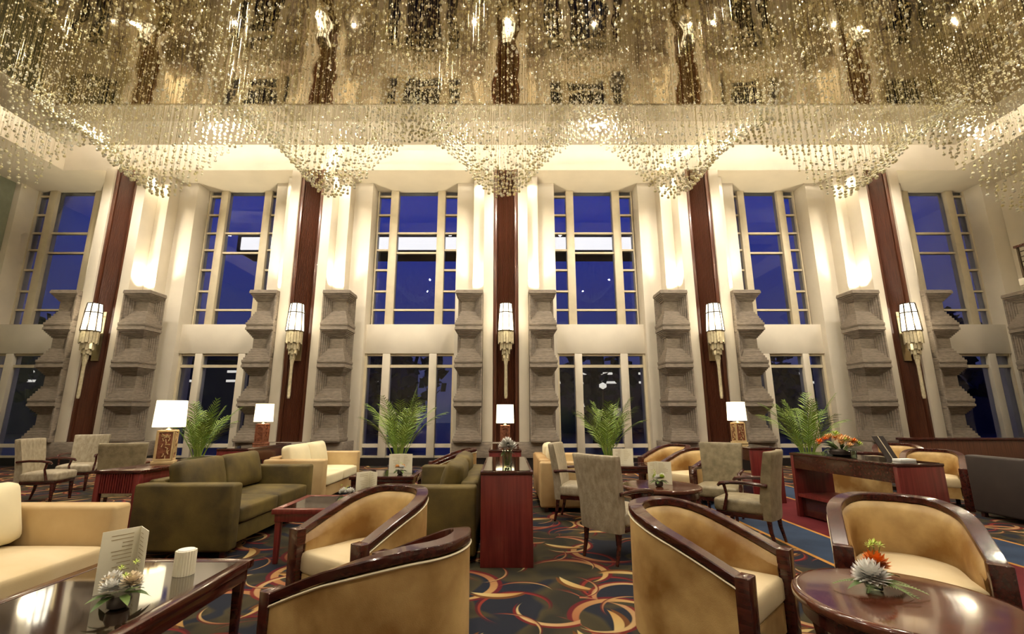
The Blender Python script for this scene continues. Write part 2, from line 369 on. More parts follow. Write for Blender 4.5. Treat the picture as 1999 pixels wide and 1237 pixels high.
for a, b_ in BAYS:
    MB().box(a-0.05, b_+0.05, YL-0.02, 13.5, 3.02, 3.86).build('spandrel', CREAM, wf, bevel=0.01)
    MB().box(a-0.05, b_+0.05, YL-0.10, 13.3, 0.0, 0.20).build('sill_base', BLACK, wf, smooth=False)
MB().box(-15.3, -14.54, 12.75, 13.55, 0, HS).build('jamb', CREAM, wf, bevel=0.008)
# walls beyond the picture
MB().box(XL-0.3, XL, YB, 12.74, 0, 9.2).build('wall_left', LEFTW, smooth=False, kind='structure')
MB().box(XR, XR+0.3, YB, 12.74, 0, 9.2).build('wall_right', CREAM, smooth=False, kind='structure')
MB().box(XL-0.3, XR+0.3, YB-0.3, YB, 0, 9.2).build('wall_back', CREAM, smooth=False, kind='structure')
# ceiling: window soffits, cove, ring and mirrored field
ce = struct('ceiling')
XC0, XC1 = -12.6, 12.85          # cove outer faces
XM0, XM1 = -10.15, 10.9          # mirror field
YR0, YR1, YC = 9.09, 10.66, 12.0
MB().box(XL-0.3, XR+0.3, YC, 13.6, HS, 9.3).build('window_soffit', CEILP, ce, smooth=False)
MB().box(XL-0.3, XC0, YB, YC, HS, 9.3).build('side_soffit', CEILP, ce, smooth=False)
MB().box(XC1, XR+0.3, YB, YC, HS, 9.3).build('side_soffit', CEILP, ce, smooth=False)
MB().box(XC0, XC1, YB, YC, 9.12, 9.3).build('cove_lid', CEILP, ce, smooth=False)
mb = MB()
mb.box(XC0+1.3, XC1-1.3, 9.64, YR1, CEIL, 8.32); mb.box(XC0+1.3, XM0-0.4, YB, 9.64, CEIL, 8.32); mb.box(XM1+0.4, XC1-1.3, YB, 9.64, CEIL, 8.32)
mb.build('ring', CEILP, ce, bevel=0.01)
mb = MB(); mb.box(XM0-0.4, XM1+0.4, YR0, 9.64, CEIL-0.03, 8.30); mb.box(XM0-0.4, XM0, YB, YR0, CEIL-0.03, 8.30); mb.box(XM1, XM1+0.4, YB, YR0, CEIL-0.03, 8.30)
mb.build('ring_border', RINGP, ce, smooth=False)
MB().box(XM0, XM1, YB, YR0, CEIL, 8.2).build('mirror_field', MIRROR, ce, smooth=False)
MB().box(XC0+1.5, XC1-1.5, YR1-0.22, YR1-0.12, 8.33, 8.36).build('cove_light_strip', COVE, ce, smooth=False)
MB().box(XC0+1.4, XC0+1.5, -2, YR1-0.3, 8.33, 8.36).build('cove_light_strip', COVE, ce, smooth=False)
MB().box(XC1-1.5, XC1-1.4, -2, YR1-0.3, 8.33, 8.36).build('cove_light_strip', COVE, ce, smooth=False)

# carpet runner with gold lines
rn = bpy.data.objects['floor']
def rb(x0, x1, m, nm, z): MB().box(x0, x1, YB+0.1, 11.6, 0.0005, z).build(nm, m, rn, smooth=False)
rb(3.645, 4.655, RUNR, 'red_field', 0.0012); rb(3.025, 3.60, RUNB, 'blue_band', 0.0012); rb(4.70, 5.42, RUNB, 'blue_band', 0.0012)
for x in (2.98, 3.60, 4.655, 5.42): rb(x, x+0.045, RUNG, 'gold_line', 0.0018)

# ------------------------------------------------------------------ windows
def upper_window(n, a, b_):
    w = struct('window_%d' % n); W_ = b_-a; y = YU; z0, z1 = 3.86, 8.145
    side = 0.146*W_; mul = 0.095*W_
    xs = [a+0.04, a+0.04+side, a+0.04+side+mul, b_-0.04-side-mul, b_-0.04-side, b_-0.04]
    for x0, x1 in ((a, xs[0]), (xs[5], b_)): MB().box(x0, x1, y-0.08, y+0.14, z0, z1).build('frame_side', FRAME, w, smooth=False)
    for x0, x1 in ((xs[1], xs[2]), (xs[3], xs[4])): MB().box(x0, x1, y-0.12, y+0.14, z0, z1).build('mullion', FRAME, w, bevel=0.008)
    zs = [3.88, 4.365, 4.935, 5.595, 6.23, 6.775, 7.37, 7.99, 8.14]
    for x0, x1, zz in ((xs[0], xs[1], zs), (xs[4], xs[5], zs), (xs[2], xs[3], [3.88, 4.365, 6.14, 6.775, 8.14])):
        for i in range(len(zz)-1):
            MB().box(x0, x1, y, y+0.012, zz[i]+0.028, zz[i+1]-(0.028 if i < len(zz)-2 else 0)).build('pane', PANE, w, smooth=False)
            if i: MB().box(x0, x1, y-0.05, y+0.06, zz[i]-0.028, zz[i]+0.028).build('transom', FRAME, w, smooth=False)
        MB().box(x0, x1, y-0.06, y+0.06, z0, z0+0.048).build('bottom_rail', FRAME, w, smooth=False)
def lower_window(n, a, b_):
    w = struct('window_%d' % n); W_ = b_-a; y = YL+0.10; z0, z1 = 0.20, 3.02
    side = 0.175*W_; mul = 0.085*W_
    xs = [a+0.05, a+0.05+side, a+0.05+side+mul, b_-0.05-side-mul, b_-0.05-side, b_-0.05]
    for x0, x1 in ((a-0.05, xs[0]), (xs[5], b_+0.05)): MB().box(x0, x1, y-0.08, y+0.14, z0, z1).build('frame_side', FRAME, w, smooth=False)
    for x0, x1 in ((xs[1], xs[2]), (xs[3], xs[4])): MB().box(x0, x1, y-0.12, y+0.14, z0, z1).build('mullion', CREAM, w, bevel=0.008)
    for x0, x1 in ((xs[0], xs[1]), (xs[2], xs[3]), (xs[4], xs[5])):
        MB().box(x0, x1, y-0.06, y+0.08, 2.96, 3.02).build('head_rail', FRAME, w, smooth=False)
        MB().box(x0, x1, y-0.06, y+0.08, 2.63, 2.71).build('transom', FRAME, w, smooth=False)
        MB().box(x0, x1, y-0.06, y+0.08, 0.46, 0.56).build('transom', CREAM, w, smooth=False)
        MB().box(x0, x1, y-0.06, y+0.08, 0.20, 0.25).build('bottom_rail', FRAME, w, smooth=False)
        for q0, q1 in ((0.25, 0.46), (0.56, 2.63), (2.71, 2.96)): MB().box(x0, x1, y, y+0.012, q0, q1).build('pane', PANE, w, smooth=False)
for i, (a, b_) in enumerate(BAYS):
    upper_window(2*i+1, a, b_); lower_window(2*i+2, a, b_)
# dusk outside
tag(MB().box(-60, 60, 13.7, 90, -0.4, -0.3).build('forecourt', NIGHT, smooth=False), 'dark forecourt paving outside the windows', 'ground')
bpy.data.objects['forecourt']['kind'] = 'structure'

# ------------------------------------------------------------------ wood panels
ORD5 = ['far left', 'second from left', 'middle', 'second from right', 'far right']
for i, xc in enumerate(PX):
    p = thing('wood_panel', 'tall fluted dark mahogany panel, %s of the five between the windows' % ORD5[i], 'wall panel', (xc, 12.2, 0.667), 0, 'mahogany panels')
    p.location.y = 12.03
    mb = MB(); n = 15; x0, x1 = -0.235, 0.235; dw = (x1-x0)/n
    for k in range(n):
        a = x0+k*dw
        mb.prism([(a, -0.001), (a+dw*0.15, -0.05), (a+dw*0.5, -0.062), (a+dw*0.85, -0.05), (a+dw, -0.001)], 0, HS-0.67)
    mb.build('fluted_field', WOOD, p, ang=60)
    for s in (-1, 1):
        xx = sorted((s*0.236, s*0.334)); MB().box(xx[0], xx[1], -0.10, -0.001, 0, HS-0.67).build('stile', WOOD, p, bevel=0.01)

# ------------------------------------------------------------------ carved stone pilasters
def stone_block(sg, H=0.972, Wd=0.72, Dp=0.62):
    mb = MB(); N = 5; tt, tb, sf, ss, tf = 0.036, 0.062, 0.032, 0.024, 0.042
    def b(xa, xb, ya, yb, za, zb):    # x from panel side outward, y from back (0) to front (Dp)
        xa, xb = sorted((sg*xa, sg*xb)); mb.box(xa, xb, -yb, -ya, za, zb)
    b(0, Wd-0.01, 0, Dp-0.01, 0, 0.03); b(0, Wd, 0, Dp, 0.03, 0.095); b(0, Wd, 0, Dp, H-0.10, H-0.035); b(0, Wd-0.012, 0, Dp-0.012, H-0.035, H-0.004)
    zb, zt = 0.095, H-0.10
    for k in range(N):
        of, os_ = sf*(k+1), ss*(k+1)
        b(0, Wd-os_, 0, Dp-of, zb+k*tb, zb+(k+1)*tb); b(0, Wd-os_, 0, Dp-of, zt-(k+1)*tt, zt-k*tt)
        lo, hi = zb+(k+1)*tb, zt-(k+1)*tt
        b(k*tf, (k+1)*tf, 0.0, Dp-of, lo, hi)                      # nested frame on the front
        b(0, Wd-os_, k*tf, (k+1)*tf, lo, hi)                       # nested frame on the window side
    b(0.0, Wd-ss*(N+1), 0.0, Dp-sf*(N+1), zb+N*tb, zt-N*tt)
    return mb
PROTO = {}
for sg in (-1, 1):
    o = stone_block(sg).build('stone_block', STONE, bevel=0.005, segs=1, smooth=False); PROTO[sg] = o.data; bpy.data.objects.remove(o)
SIDE = {-1: 'left', 1: 'right'}
for i, xc in enumerate(PX + [15.0]):
    for sg in (-1, 1):
        if i == 5 and sg == 1: continue
        lab = ('carved grey stone pilaster on the %s side of the %s mahogany panel' % (SIDE[sg], ORD5[i])) if i < 5 else 'carved grey stone pilaster cut off by the right edge below the balcony'
        p = thing('stone_pilaster', lab, 'pilaster', (xc+sg*0.605, 12.34, 0.667 if i < 5 else 0.001), 0, 'stone pilasters')
        if i == 5: MB().box(-0.72, 0, -0.45, 0, 0, 0.664).build('base_block', STONE, p, bevel=0.01)
        for k in range(4):
            b = kid('stone_block', PROTO[sg]); b.parent = p; b.location = (0, 0, k*0.973 + (0 if i < 5 else 0.666))
        if i < 5:
            x = xc+sg*0.80
            lamp('pilaster_uplight', 'SPOT', (x, 12.13, 4.66), 260, (1.0, 0.86, 0.60), 0.05, (PI-math.radians(6), 0, 0), 110, 0.8)
            lamp('soffit_downlight', 'SPOT', (xc+sg*0.76, 12.10, HS-0.03), 60, (1.0, 0.86, 0.62), 0.04, (0, 0, 0), 100, 0.8)

# ------------------------------------------------------------------ wall sconces
def make_sconce():
    s = thing('wall_sconce', 'x', 'wall lamp', group='lantern sconces on the mahogany panels')
    MB().box(-0.10, 0.10, 0.265, 0.295, 2.7, 4.0).build('backplate', BRASS, s, bevel=0.005)
    MB().box(-0.03, 0.03, 0.0, 0.264, 3.35, 3.40).build('bracket', BRASS, s)
    ph = PI/8
    def ring(rb_, rt, z0, z1, m, nm, par): return MB().lathe([(rb_, z0), (rt, z1)], 8, ph=ph).build(nm, m, par, smooth=False)
    sh = ring(0.215, 0.185, 3.44, 3.90, LANTERN, 'lantern_glass', s); ring(0.185, 0.16, 3.925, 4.14, LANTERN, 'lantern_top_glass', s)
    cage = MB()
    for k in range(8):
        a = ph+2*PI*k/8; c, q = math.cos(a), math.sin(a)
        cage.bar((0.218*c, 0.218*q, 3.43), (0.188*c, 0.188*q, 3.91), 0.020, 0.020); cage.bar((0.188*c, 0.188*q, 3.91), (0.163*c, 0.163*q, 4.15), 0.020, 0.020)
    cage.lathe([(0.192, 3.900), (0.192, 3.925)], 8, ph=ph); cage.lathe([(0.222, 3.415), (0.222, 3.44)], 8, ph=ph); cage.lathe([(0.165, 4.14), (0.165, 4.16)], 8, ph=ph)
    cage.build('cage', DMETAL, s, smooth=False)
    for r_, z0, z1, n in ((0.200, 3.10, 3.42, 18), (0.150, 2.94, 3.30, 14), (0.105, 2.82, 3.12, 10), (0.062, 2.70, 2.96, 8)):
        mb = MB()
        for k in range(n):
            a = 2*PI*k/n; c, q = math.cos(a), math.sin(a); w = r_*PI/n*0.86; dz = 0.03*(k % 2)
            mb.hexa([(c*(r_-0.012)+q*w, q*(r_-0.012)-c*w, z0+dz), (c*r_+q*w, q*r_-c*w, z0+dz), (c*r_-q*w, q*r_+c*w, z0+dz), (c*(r_-0.012)-q*w, q*(r_-0.012)+c*w, z0+dz)],
                    [(c*(r_-0.012)+q*w, q*(r_-0.012)-c*w, z1), (c*r_+q*w, q*r_-c*w, z1), (c*r_-q*w, q*r_+c*w, z1), (c*(r_-0.012)-q*w, q*(r_-0.012)+c*w, z1)])
        mb.build('crystal_tier', TIERG, s, smooth=False)
    MB().lathe([(0.03, 1.73), (0.042, 1.80), (0.038, 2.55), (0.055, 2.66), (0.05, 2.74)], 8).build('drop_rod', TIERG, s)
    return s
sc = make_sconce()
for i, xc in enumerate(PX):
    o = place(sc, USED, 'lit lantern wall sconce with stepped crystal tiers on the %s mahogany panel' % ORD5[i], (xc, 11.66, 0), 0)
    lamp('sconce_lamp', 'POINT', (xc, 11.36, 3.7), 28, (1.0, 0.84, 0.56), 0.12)

# ------------------------------------------------------------------ balcony at the right edge
bl = thing('balcony', 'cream balcony corner with dark iron railing at the right edge', 'balcony', (12.72, 9.4, 4.45))
MB().box(0, 2.0, 0, 1.6, 0, 0.18).build('slab', CREAM, bl, bevel=0.02)
MB().box(0.15, 2.0, 0.15, 1.45, -0.30, -0.002).build('corbel', CREAM, bl, bevel=0.04)
MB().box(0.4, 2.0, 0.3, 1.3, -0.6, -0.302).build('corbel', CREAM, bl, bevel=0.04)
mb = MB()
for z in (0.32, 0.45, 0.58, 0.71, 0.84): mb.bar((0.06, 0.06, z), (0.06, 1.5, z), 0.02, 0.02); mb.bar((0.06, 0.06, z), (2.0, 0.06, z), 0.02, 0.02)
mb.build('rails', DMETAL, bl, smooth=False)
MB().bar((0.06, 0.0, 0.98), (0.06, 1.55, 0.98), 0.09, 0.06).build('handrail', WOODT, bl, smooth=False)
for y in (0.06, 0.78, 1.5): MB().box(0.04, 0.08, y-0.02, y+0.02, 0.18, 0.96).build('baluster', DMETAL, bl, smooth=False)

# ------------------------------------------------------------------ outside at dusk: trees, a low building, lamps
def tree(x, y, h, lab, seed):
    rnd = random.Random(seed)
    t = thing('tree', lab, 'tree', (x, y, -0.3), 0, 'dark trees outside the windows')
    MB().tube([(0, 0, 0), (0.1, 0, h*0.3), (0, 0.1, h*0.6)], [0.22, 0.16, 0.08], 7).build('trunk', NTREE, t)
    mb = MB()
    for k in range(260):
        a, u = rnd.uniform(0, 2*PI), rnd.uniform(-1, 1); rr = math.sqrt(1-u*u)*rnd.uniform(0.6, 1.0)
        c = Vector((rr*math.cos(a)*h*0.38, rr*math.sin(a)*h*0.38, h*0.62+u*h*0.36)); q = rnd.uniform(0.2, 0.45)
        d1 = Vector((rnd.uniform(-1, 1), rnd.uniform(-1, 1), rnd.uniform(-1, 1))).normalized()*q; d2 = Vector((rnd.uniform(-1, 1), rnd.uniform(-1, 1), rnd.uniform(-1, 1))).normalized()*q
        mb.add([c-d1, c-d2, c+d1, c+d2], [(0, 1, 2, 3)])
    mb.build('crown', NTREE, t, smooth=False, kind='stuff')
for k, (x, y, h, where) in enumerate([(-21, 22, 6.5, 'in the far left bay'), (-11.5, 26.5, 7.0, 'behind the second bay from the left'), (-5.6, 26, 6.0, 'left of the middle panel'),
                               (1.2, 30, 5.5, 'behind the middle panel'), (4.6, 24, 5.4, 'right of the middle panel'), (12.0, 22, 5.2, 'behind the second bay from the right'), (21, 23, 7.0, 'in the far right bay')]):
    tree(x, y, h, 'dark tree outside the glass, seen %s' % where, k)
LITWIN = emit('lit_window', (1.0, 0.9, 0.7), 0.9)
BLDG = mat('night_building', (0.035, 0.03, 0.035), 0.8, var=0.2, scale=1)
for nm, x0, x1, y0, h, lab in (('building', -46, -9, 40, 6.2, 'low dark building with lit windows across the forecourt on the left'), ('building', 3, 44, 42, 5.6, 'low dark building with lit windows across the forecourt on the right')):
    bld = thing(nm, lab, 'building', ((x0+x1)/2, y0, -0.3)); w2 = (x1-x0)/2
    MB().box(-w2, w2, 0, 8, 0, h).build('wall', BLDG, bld, smooth=False); MB().box(-w2-0.4, w2+0.4, -0.5, 8.4, h, h+0.3).build('roof', BLDG, bld, smooth=False)
    rnd = random.Random(int(x1)); k = -w2+0.6
    while k < w2-3:
        l = rnd.uniform(1.2, 3.0)
        MB().box(k, k+l, -0.06, -0.005, 4.35, 4.55).build('added_light_strip', LITWIN, bld, smooth=False)  # added glowing strips imitating the light lines in the lower window glass
        if rnd.random() < 0.6: MB().box(k, k+l*0.7, -0.06, -0.005, 5.15, 5.35).build('added_light_strip', LITWIN, bld, smooth=False)
        if rnd.random() < 0.35: MB().box(k, k+0.9, -0.06, -0.005, 2.2, 3.0).build('lit_window', LITWIN, bld, smooth=False)
        k += l+rnd.uniform(0.6, 2.5)
FASC = emit('backlit_fascia', (1.0, 0.93, 0.84), 1.3)
cn = thing('entrance_canopy', 'long backlit canopy band outside the upper middle windows', 'canopy', (-0.8, 20.0, -0.3))
MB().box(-11.5, 11.5, 0.02, 1.5, 8.95, 9.75).build('canopy_body', BLDG, cn, smooth=False)
MB().box(-11.3, 11.3, -0.03, 0.015, 9.0, 9.6).build('lit_band', FASC, cn, smooth=False)
for x in (-8.4, 10.1): MB().box(x-0.12, x+0.12, 0.6, 0.84, 0, 8.949).build('post', BLDG, cn, smooth=False)
def path_lamp(x, y, z, lab):
    t = thing('street_lamp', lab, 'street lamp', (x, y, -0.3), 0, 'street lamps outside')
    MB().tube([(0, 0, 0), (0, 0, z)], 0.05, 6).build('pole', DMETAL, t); MB().lathe([(0.02, z), (0.16, z+0.08), (0.16, z+0.2), (0.02, z+0.28)], 10).build('lamp_head', LITWIN, t)
path_lamp(-3.3, 21, 2.45, 'small bright street lamp beyond the bay left of the middle panel'); path_lamp(4.2, 20, 2.7, 'small bright street lamp beyond the bay right of the middle panel'); path_lamp(-14.6, 20, 3.2, 'small bright street lamp beyond the second bay from the left')

# ------------------------------------------------------------------ bead chandelier
def chandelier():
    ch = thing('bead_chandelier', 'wide chandelier of golden crystal bead strands hanging in scallops from the mirrored ceiling', 'chandelier', (0, 0, 0))
    rods, beads, tips = MB(), MB(), MB()
    ico = []
    bm = bmesh.new(); bmesh.ops.create_icosphere(bm, subdivisions=1, radius=1.0); bm.verts.ensure_lookup_table()
    iv = [tuple(v.co) for v in bm.verts]; iF = [tuple(v.index for v in q.verts) for q in bm.faces]; bm.free()
    ov = [(1,0,0),(-1,0,0),(0,1,0),(0,-1,0),(0,0,1.6),(0,0,-1.6)]; oF = [(0,2,4),(2,1,4),(1,3,4),(3,0,4),(2,0,5),(1,2,5),(3,1,5),(0,3,5)]
    rnd = random.Random(3)
    def ball(mb, x, y, z, r_, V=iv, F=iF): mb.add([(x+a*r_, y+b*r_, z+c*r_) for a, b, c in V], F)
    xs = [-10.02+0.125*k for k in range(167)]; ys = [4.0+0.125*k for k in range(34)]+[8.2+0.085*k for k in range(10)]
    for j, y in enumerate(ys):
        for x in xs:
            x_ = x+(0.07 if j % 2 else 0)+rnd.uniform(-0.02, 0.02); y_ = y+rnd.uniform(-0.02, 0.02)
            if x_ > XM1-0.1: continue
            u = max(0.0, min(1.0, (y-6.2)/2.4)); u = u*u*(3-2*u)
            if rnd.random() < 0.62*(1-u): continue
            near = 0.72+0.28*u
            c = math.cos(2*PI*(x_+0.05)/3.55)
            edge = max(0.0, (abs(x_-0.3)-8.8)/1.6)
            zb = 6.60-(0.22+0.56*u)*c*(1 if c > 0 else 0.65)+0.22*math.sin(1.1*y+0.9*math.sin(0.8*x_))*(1-u)-0.35*edge*edge
            zb += rnd.uniform(-0.03, 0.03)
            rods.add([(x_+0.0013*math.cos(q), y_+0.0013*math.sin(q), z) for z in (zb, CEIL-0.002) for q in (0, 2.1, 4.2)], [(0, 1, 4, 3), (1, 2, 5, 4), (2, 0, 3, 5)])
            ball(beads, x_, y_, zb, (0.029+0.006*rnd.random())*near); ball(beads, x_, y_, zb+0.055*near, 0.015*near)
            if rnd.random() < 0.5: ball(beads, x_, y_, zb+0.12+0.1*rnd.random(), 0.022*near)
            for k in range(4):
                z = zb+0.35+(CEIL-zb-0.4)*(k+rnd.random())/4
                ball(tips, x_, y_, z, 0.012, ov, oF)
    rods.build('strand_rods', ROD, ch, smooth=False, kind='stuff', label='thin golden strand rods'); beads.build('crystal_beads', BEAD, ch, ang=80, kind='stuff', label='round golden crystal beads')
    tips.build('spacer_beads', BEAD, ch, smooth=False, kind='stuff', label='small faceted spacer beads')
chandelier()

# ------------------------------------------------------------------ tub chairs
def make_tub():
    t = thing('tub_chair', 'x', 'tub chair', group='gold velvet tub chairs')
    R, XF = 0.335, 0.33
    path = []
    for k in range(7): path.append((XF-k*XF/6, -R, 0, -1))
    for k in range(1, 24): a = -PI/2-PI*k/24; path.append((R*1.05*math.cos(a), R*math.sin(a), math.cos(a), math.sin(a)))
    for k in range(7): path.append((k*XF/6, R, 0, 1))
    def hh(x):
        u = max(0.0, min(1.0, (x+0.30)/0.63)); return 0.805-0.225*(u**1.25)
    def sweep(fn, m, nm, **kw):
        rows = []
        for x, y, nx, ny in path: rows.append([(x+nx*d, y+ny*d, z) for d, z in fn(hh(x), x)])
        return MB().strip(rows).build(nm, m, t, **kw)
    sweep(lambda h, x: [(-0.005, 0.13), (0.040, 0.13), (0.045, 0.3), (0.043, h-0.062), (-0.005, h-0.05)], GOLDV, 'outer_shell', ang=50)
    sweep(lambda h, x: [(-0.006, 0.30), (-0.006, h-0.045), (-0.035, h-0.05), (-0.058, h-0.10), (-0.066, (h+0.4)/2), (-0.055, 0.30)], GOLDV, 'inner_back', ang=60)
    sweep(lambda h, x: [(-0.036, h-0.042), (0.046, h-0.042), (0.049, h-0.034), (0.049, h-0.006), (0.044, h), (-0.032, h), (-0.037, h-0.006)], WOODT, 'top_rail', ang=40)
    sweep(lambda h, x: [(0.046+0.006*math.cos(q), h-0.055+0.006*math.sin(q)) for q in (0, 1.26, 2.51, 3.77, 5.03)], PIPING, 'piping')
    hf = hh(XF)
    for s in (-1, 1): MB().hexa(*[[(XF-0.005, s*R-0.05, z), (XF+dx, s*R-0.05, z), (XF+dx, s*R+0.052, z), (XF-0.005, s*R+0.052, z)] for z, dx in ((0.0, 0.055), (hf, 0.065))]).build('front_post', WOODT, t, bevel=0.006)
    pl = [(XF+0.02, -R+0.052)]+[(x-nx*0.06, y-ny*0.07) for x, y, nx, ny in path[3:-3]]+[(XF+0.02, R-0.052)]
    pl = pl[::-1]
    MB().prism([(x*0.98, y*0.97) for x, y in pl], 0.15, 0.30).build('seat_frame', GOLDV, t, smooth=True)
    mb = MB(); cx = 0.03
    prof = [(0.96, 0.302), (1.0, 0.32), (1.0, 0.40), (0.985, 0.425), (0.93, 0.44), (0.6, 0.452), (0.25, 0.456)]
    n = len(pl); rows = []
    for sc_, z in prof: rows.append([(cx+(x-cx)*sc_, y*sc_, z) for x, y in pl])
    mb.strip(rows).build('seat_cushion', GOLDS, t, ang=50)
    for s in (-1, 1): MB().hexa(*[[(-0.28, s*0.2-0.025, 0.0), (-0.24, s*0.2-0.025, 0.0), (-0.24, s*0.2+0.025, 0.0), (-0.28, s*0.2+0.025, 0.0)], [(-0.27, s*0.2-0.03, 0.14), (-0.21, s*0.2-0.03, 0.14), (-0.21, s*0.2+0.03, 0.14), (-0.27, s*0.2+0.03, 0.14)]]).build('rear_leg', WOODT, t)
    return t
tub = make_tub()
def tubc(lab, x, y, deg): return place(tub, USED, lab, (x, y, 0), math.radians(deg))
tubc('nearest gold tub chair, at the front with its outer back turned to the viewer', -0.56, 2.40, 150)
tubc('gold tub chair with ruched back behind the front chair, facing the left coffee table', -0.95, 3.52, 235)
tubc('gold tub chair left of the round front table, its curved back to the left', 1.15, 2.95, 315)
tubc('gold tub chair behind the round table with the orange flower', 2.50, 3.12, 238)
tubc('gold tub chair beyond the right olive sofa, low arm to the left', -0.86, 7.78, 185)
tubc('nearer gold tub chair of the pair behind the small round table', 3.02, 7.75, 205)
tubc('farther gold tub chair of the pair behind the small round table', 2.98, 8.75, 205)
tubc('farther gold tub chair by the stone pilaster on the right', 7.35, 8.95, 235)
tubc('nearer gold tub chair behind the right console end panel', 6.62, 7.45, 225)
tubc('gold tub chair seen through the right console, back to the viewer', 5.45, 7.45, 60)

# ------------------------------------------------------------------ high-back chairs
def make_high(nm, fab, seatm):
    t = thing(nm, 'x', 'armchair', group='high-back upholstered chairs')
    def brow(z, w, x, th, bow=0.035):
        n = 8; out = []
        for k in range(n+1): u = -1+2*k/n; out.append((x-bow*(1-u*u)-0.0, u*w/2, z))
        for k in range(n+1): u = 1-2*k/n; out.append((x+th-bow*(1-u*u), u*w/2, z))
        return out
    rows = [brow(z, w, x, th) for z, w, x, th in ((0.27, 0.46, -0.27, 0.10), (0.30, 0.47, -0.275, 0.105), (0.5, 0.48, -0.285, 0.10), (0.75, 0.51, -0.315, 0.09), (0.92, 0.535, -0.34, 0.08), (0.955, 0.54, -0.343, 0.075), (0.965, 0.525, -0.336, 0.06))]
    MB().strip(rows).build('backrest', fab, t, ang=55)
    MB().pad((0.04, 0, 0.385), (0.25, 0.255, 0.07), 0.04, (0, 0, 0.025)).build('seat', seatm, t, ang=80)
    MB().box(-0.2, 0.27, -0.24, 0.24, 0.275, 0.33).build('seat_rail', WOODT, t, bevel=0.01)
    for s in (-1, 1):
        MB().hexa([(0.235, s*0.22-0.014, 0), (0.263, s*0.22-0.014, 0), (0.263, s*0.22+0.014, 0), (0.235, s*0.22+0.014, 0)], [(0.215, s*0.215-0.024, 0.28), (0.263, s*0.215-0.024, 0.28), (0.263, s*0.215+0.024, 0.28), (0.215, s*0.215+0.024, 0.28)]).build('leg', WOODT, t, bevel=0.004)
        MB().tube([(-0.24, s*0.2, 0.28), (-0.25, s*0.2, 0.16), (-0.29, s*0.2, 0.0)], [0.026, 0.021, 0.015], 8).build('leg', WOODT, t)
        MB().tube([(-0.27, s*0.255, 0.62), (-0.1, s*0.275, 0.635), (0.08, s*0.28, 0.63), (0.19, s*0.275, 0.61), (0.215, s*0.275, 0.585)], [0.018, 0.019, 0.020, 0.022, 0.014], 8).build('arm', WOODT, t)
        MB().tube([(0.15, s*0.275, 0.60), (0.13, s*0.27, 0.50), (0.17, s*0.262, 0.34)], [0.017, 0.015, 0.02], 8).build('arm_post', WOODT, t)
    return t
hb = make_high('high_back_chair', SILVER, SILVER); hm = make_high('moss_high_back_chair', MOSS, MOSS)
def hi(p, lab, x, y, deg): return place(p, USED, lab, (x, y, 0), math.radians(deg))
hi(hb, 'silver high-back chair with its back to the viewer beside the small round table', 1.12, 4.88, 38)
hi(hb, 'silver high-back chair right of the mid beige sofa, facing the small round table', 0.98, 6.45, -20)
hi(hm, 'moss high-back chair at the far side of the small round table', 2.80, 6.35, 235)
hi(hm, 'moss high-back chair right of the small round table, seen from its side and rear', 2.68, 5.40, 138)
hi(hb, 'silver high-back chair in side view at the far left', -7.35, 7.75, 12)
hi(hb, 'silver high-back chair facing the viewer between two others at far left', -7.85, 8.9, -70)
hi(hm, 'moss high-back chair behind the red slatted console, its back to the viewer', -5.35, 6.80, 118)

# ------------------------------------------------------------------ sofas
def sofa(lab, x, y, deg, L, D_, fab, cush, arm_h=0.68, back_h=0.70, pil=2, pil_m=None, seats=2, arm_t=0.17, flat=False):
    t = thing('sofa', lab, 'sofa', (x, y, 0), math.radians(deg))
    h2 = L/2; x0, x1 = -D_/2, D_/2
    MB().box(x0+0.02, x1-0.03, -h2+arm_t+0.001, h2-arm_t-0.001, 0.10, 0.27).build('base', fab, t, bevel=0.012)
    for s in (-1, 1):
        a, b_ = sorted((s*h2, s*(h2-arm_t)))
        MB().box(x0, x1, a, b_, 0.06, arm_h).build('arm', fab, t, bevel=0.03, segs=3)
    MB().box(x0, x0+0.17, -h2+arm_t+0.001, h2-arm_t-0.001, 0.10, back_h).build('back', fab, t, bevel=0.03, segs=3)
    w = (L-2*arm_t-0.01)/seats
    for k in range(seats):
        yc = -h2+arm_t+0.005+w*(k+0.5)
        MB().pad(((x0+0.17+x1+0.01)/2, yc, 0.36), ((D_-0.17)/2+0.005, w/2-0.003, 0.085), 0.04, (0, 0, 0.02)).build('seat_cushion', cush, t, ang=80)
    w = (L-2*arm_t-0.01)/pil if pil else 0
    rot = Matrix.Rotation(math.radians(-14), 3, 'Y')
    for k in range(pil):
        yc = -h2+arm_t+0.005+w*(k+0.5)
        MB().pad((x0+0.275, yc, 0.665), (0.085, w/2-0.012, 0.21), 0.06, (0.05, 0, 0), rot=rot).build('back_cushion', pil_m or cush, t, ang=80)
    for sx in (x0+0.06, x1-0.10):
        for sy in (-h2+0.05, h2-0.09): MB().box(sx, sx+0.05, sy, sy+0.05, 0.0, 0.062).build('foot', WOODT, t, smooth=False)
    return t
sofa('olive velvet two-seat sofa facing right beside the red slatted console', -3.13, 5.70, 0, 1.92, 0.98, OLIVE, OLIVE)
sofa('olive velvet sofa backing onto the middle red console', -0.69, 5.60, 180, 1.98, 0.84, OLIVE, OLIVE)
sofa('cream velvet sofa cut off by the left edge behind the coffee table', -3.32, 2.75, 0, 1.95, 0.98, CREAMV, GOLDS, pil_m=CREAMC, arm_h=0.70)
sofa('cream velvet sofa with two pale cushions beyond the left olive sofa', -3.17, 8.10, 0, 1.80, 0.92, CREAMV, CREAMC, pil_m=CREAMC)
sofa('cream velvet sofa right of the middle console, a pale cushion on top', 0.92, 7.72, 0, 1.70, 0.84, CREAMV, CREAMC, pil_m=CREAMC)
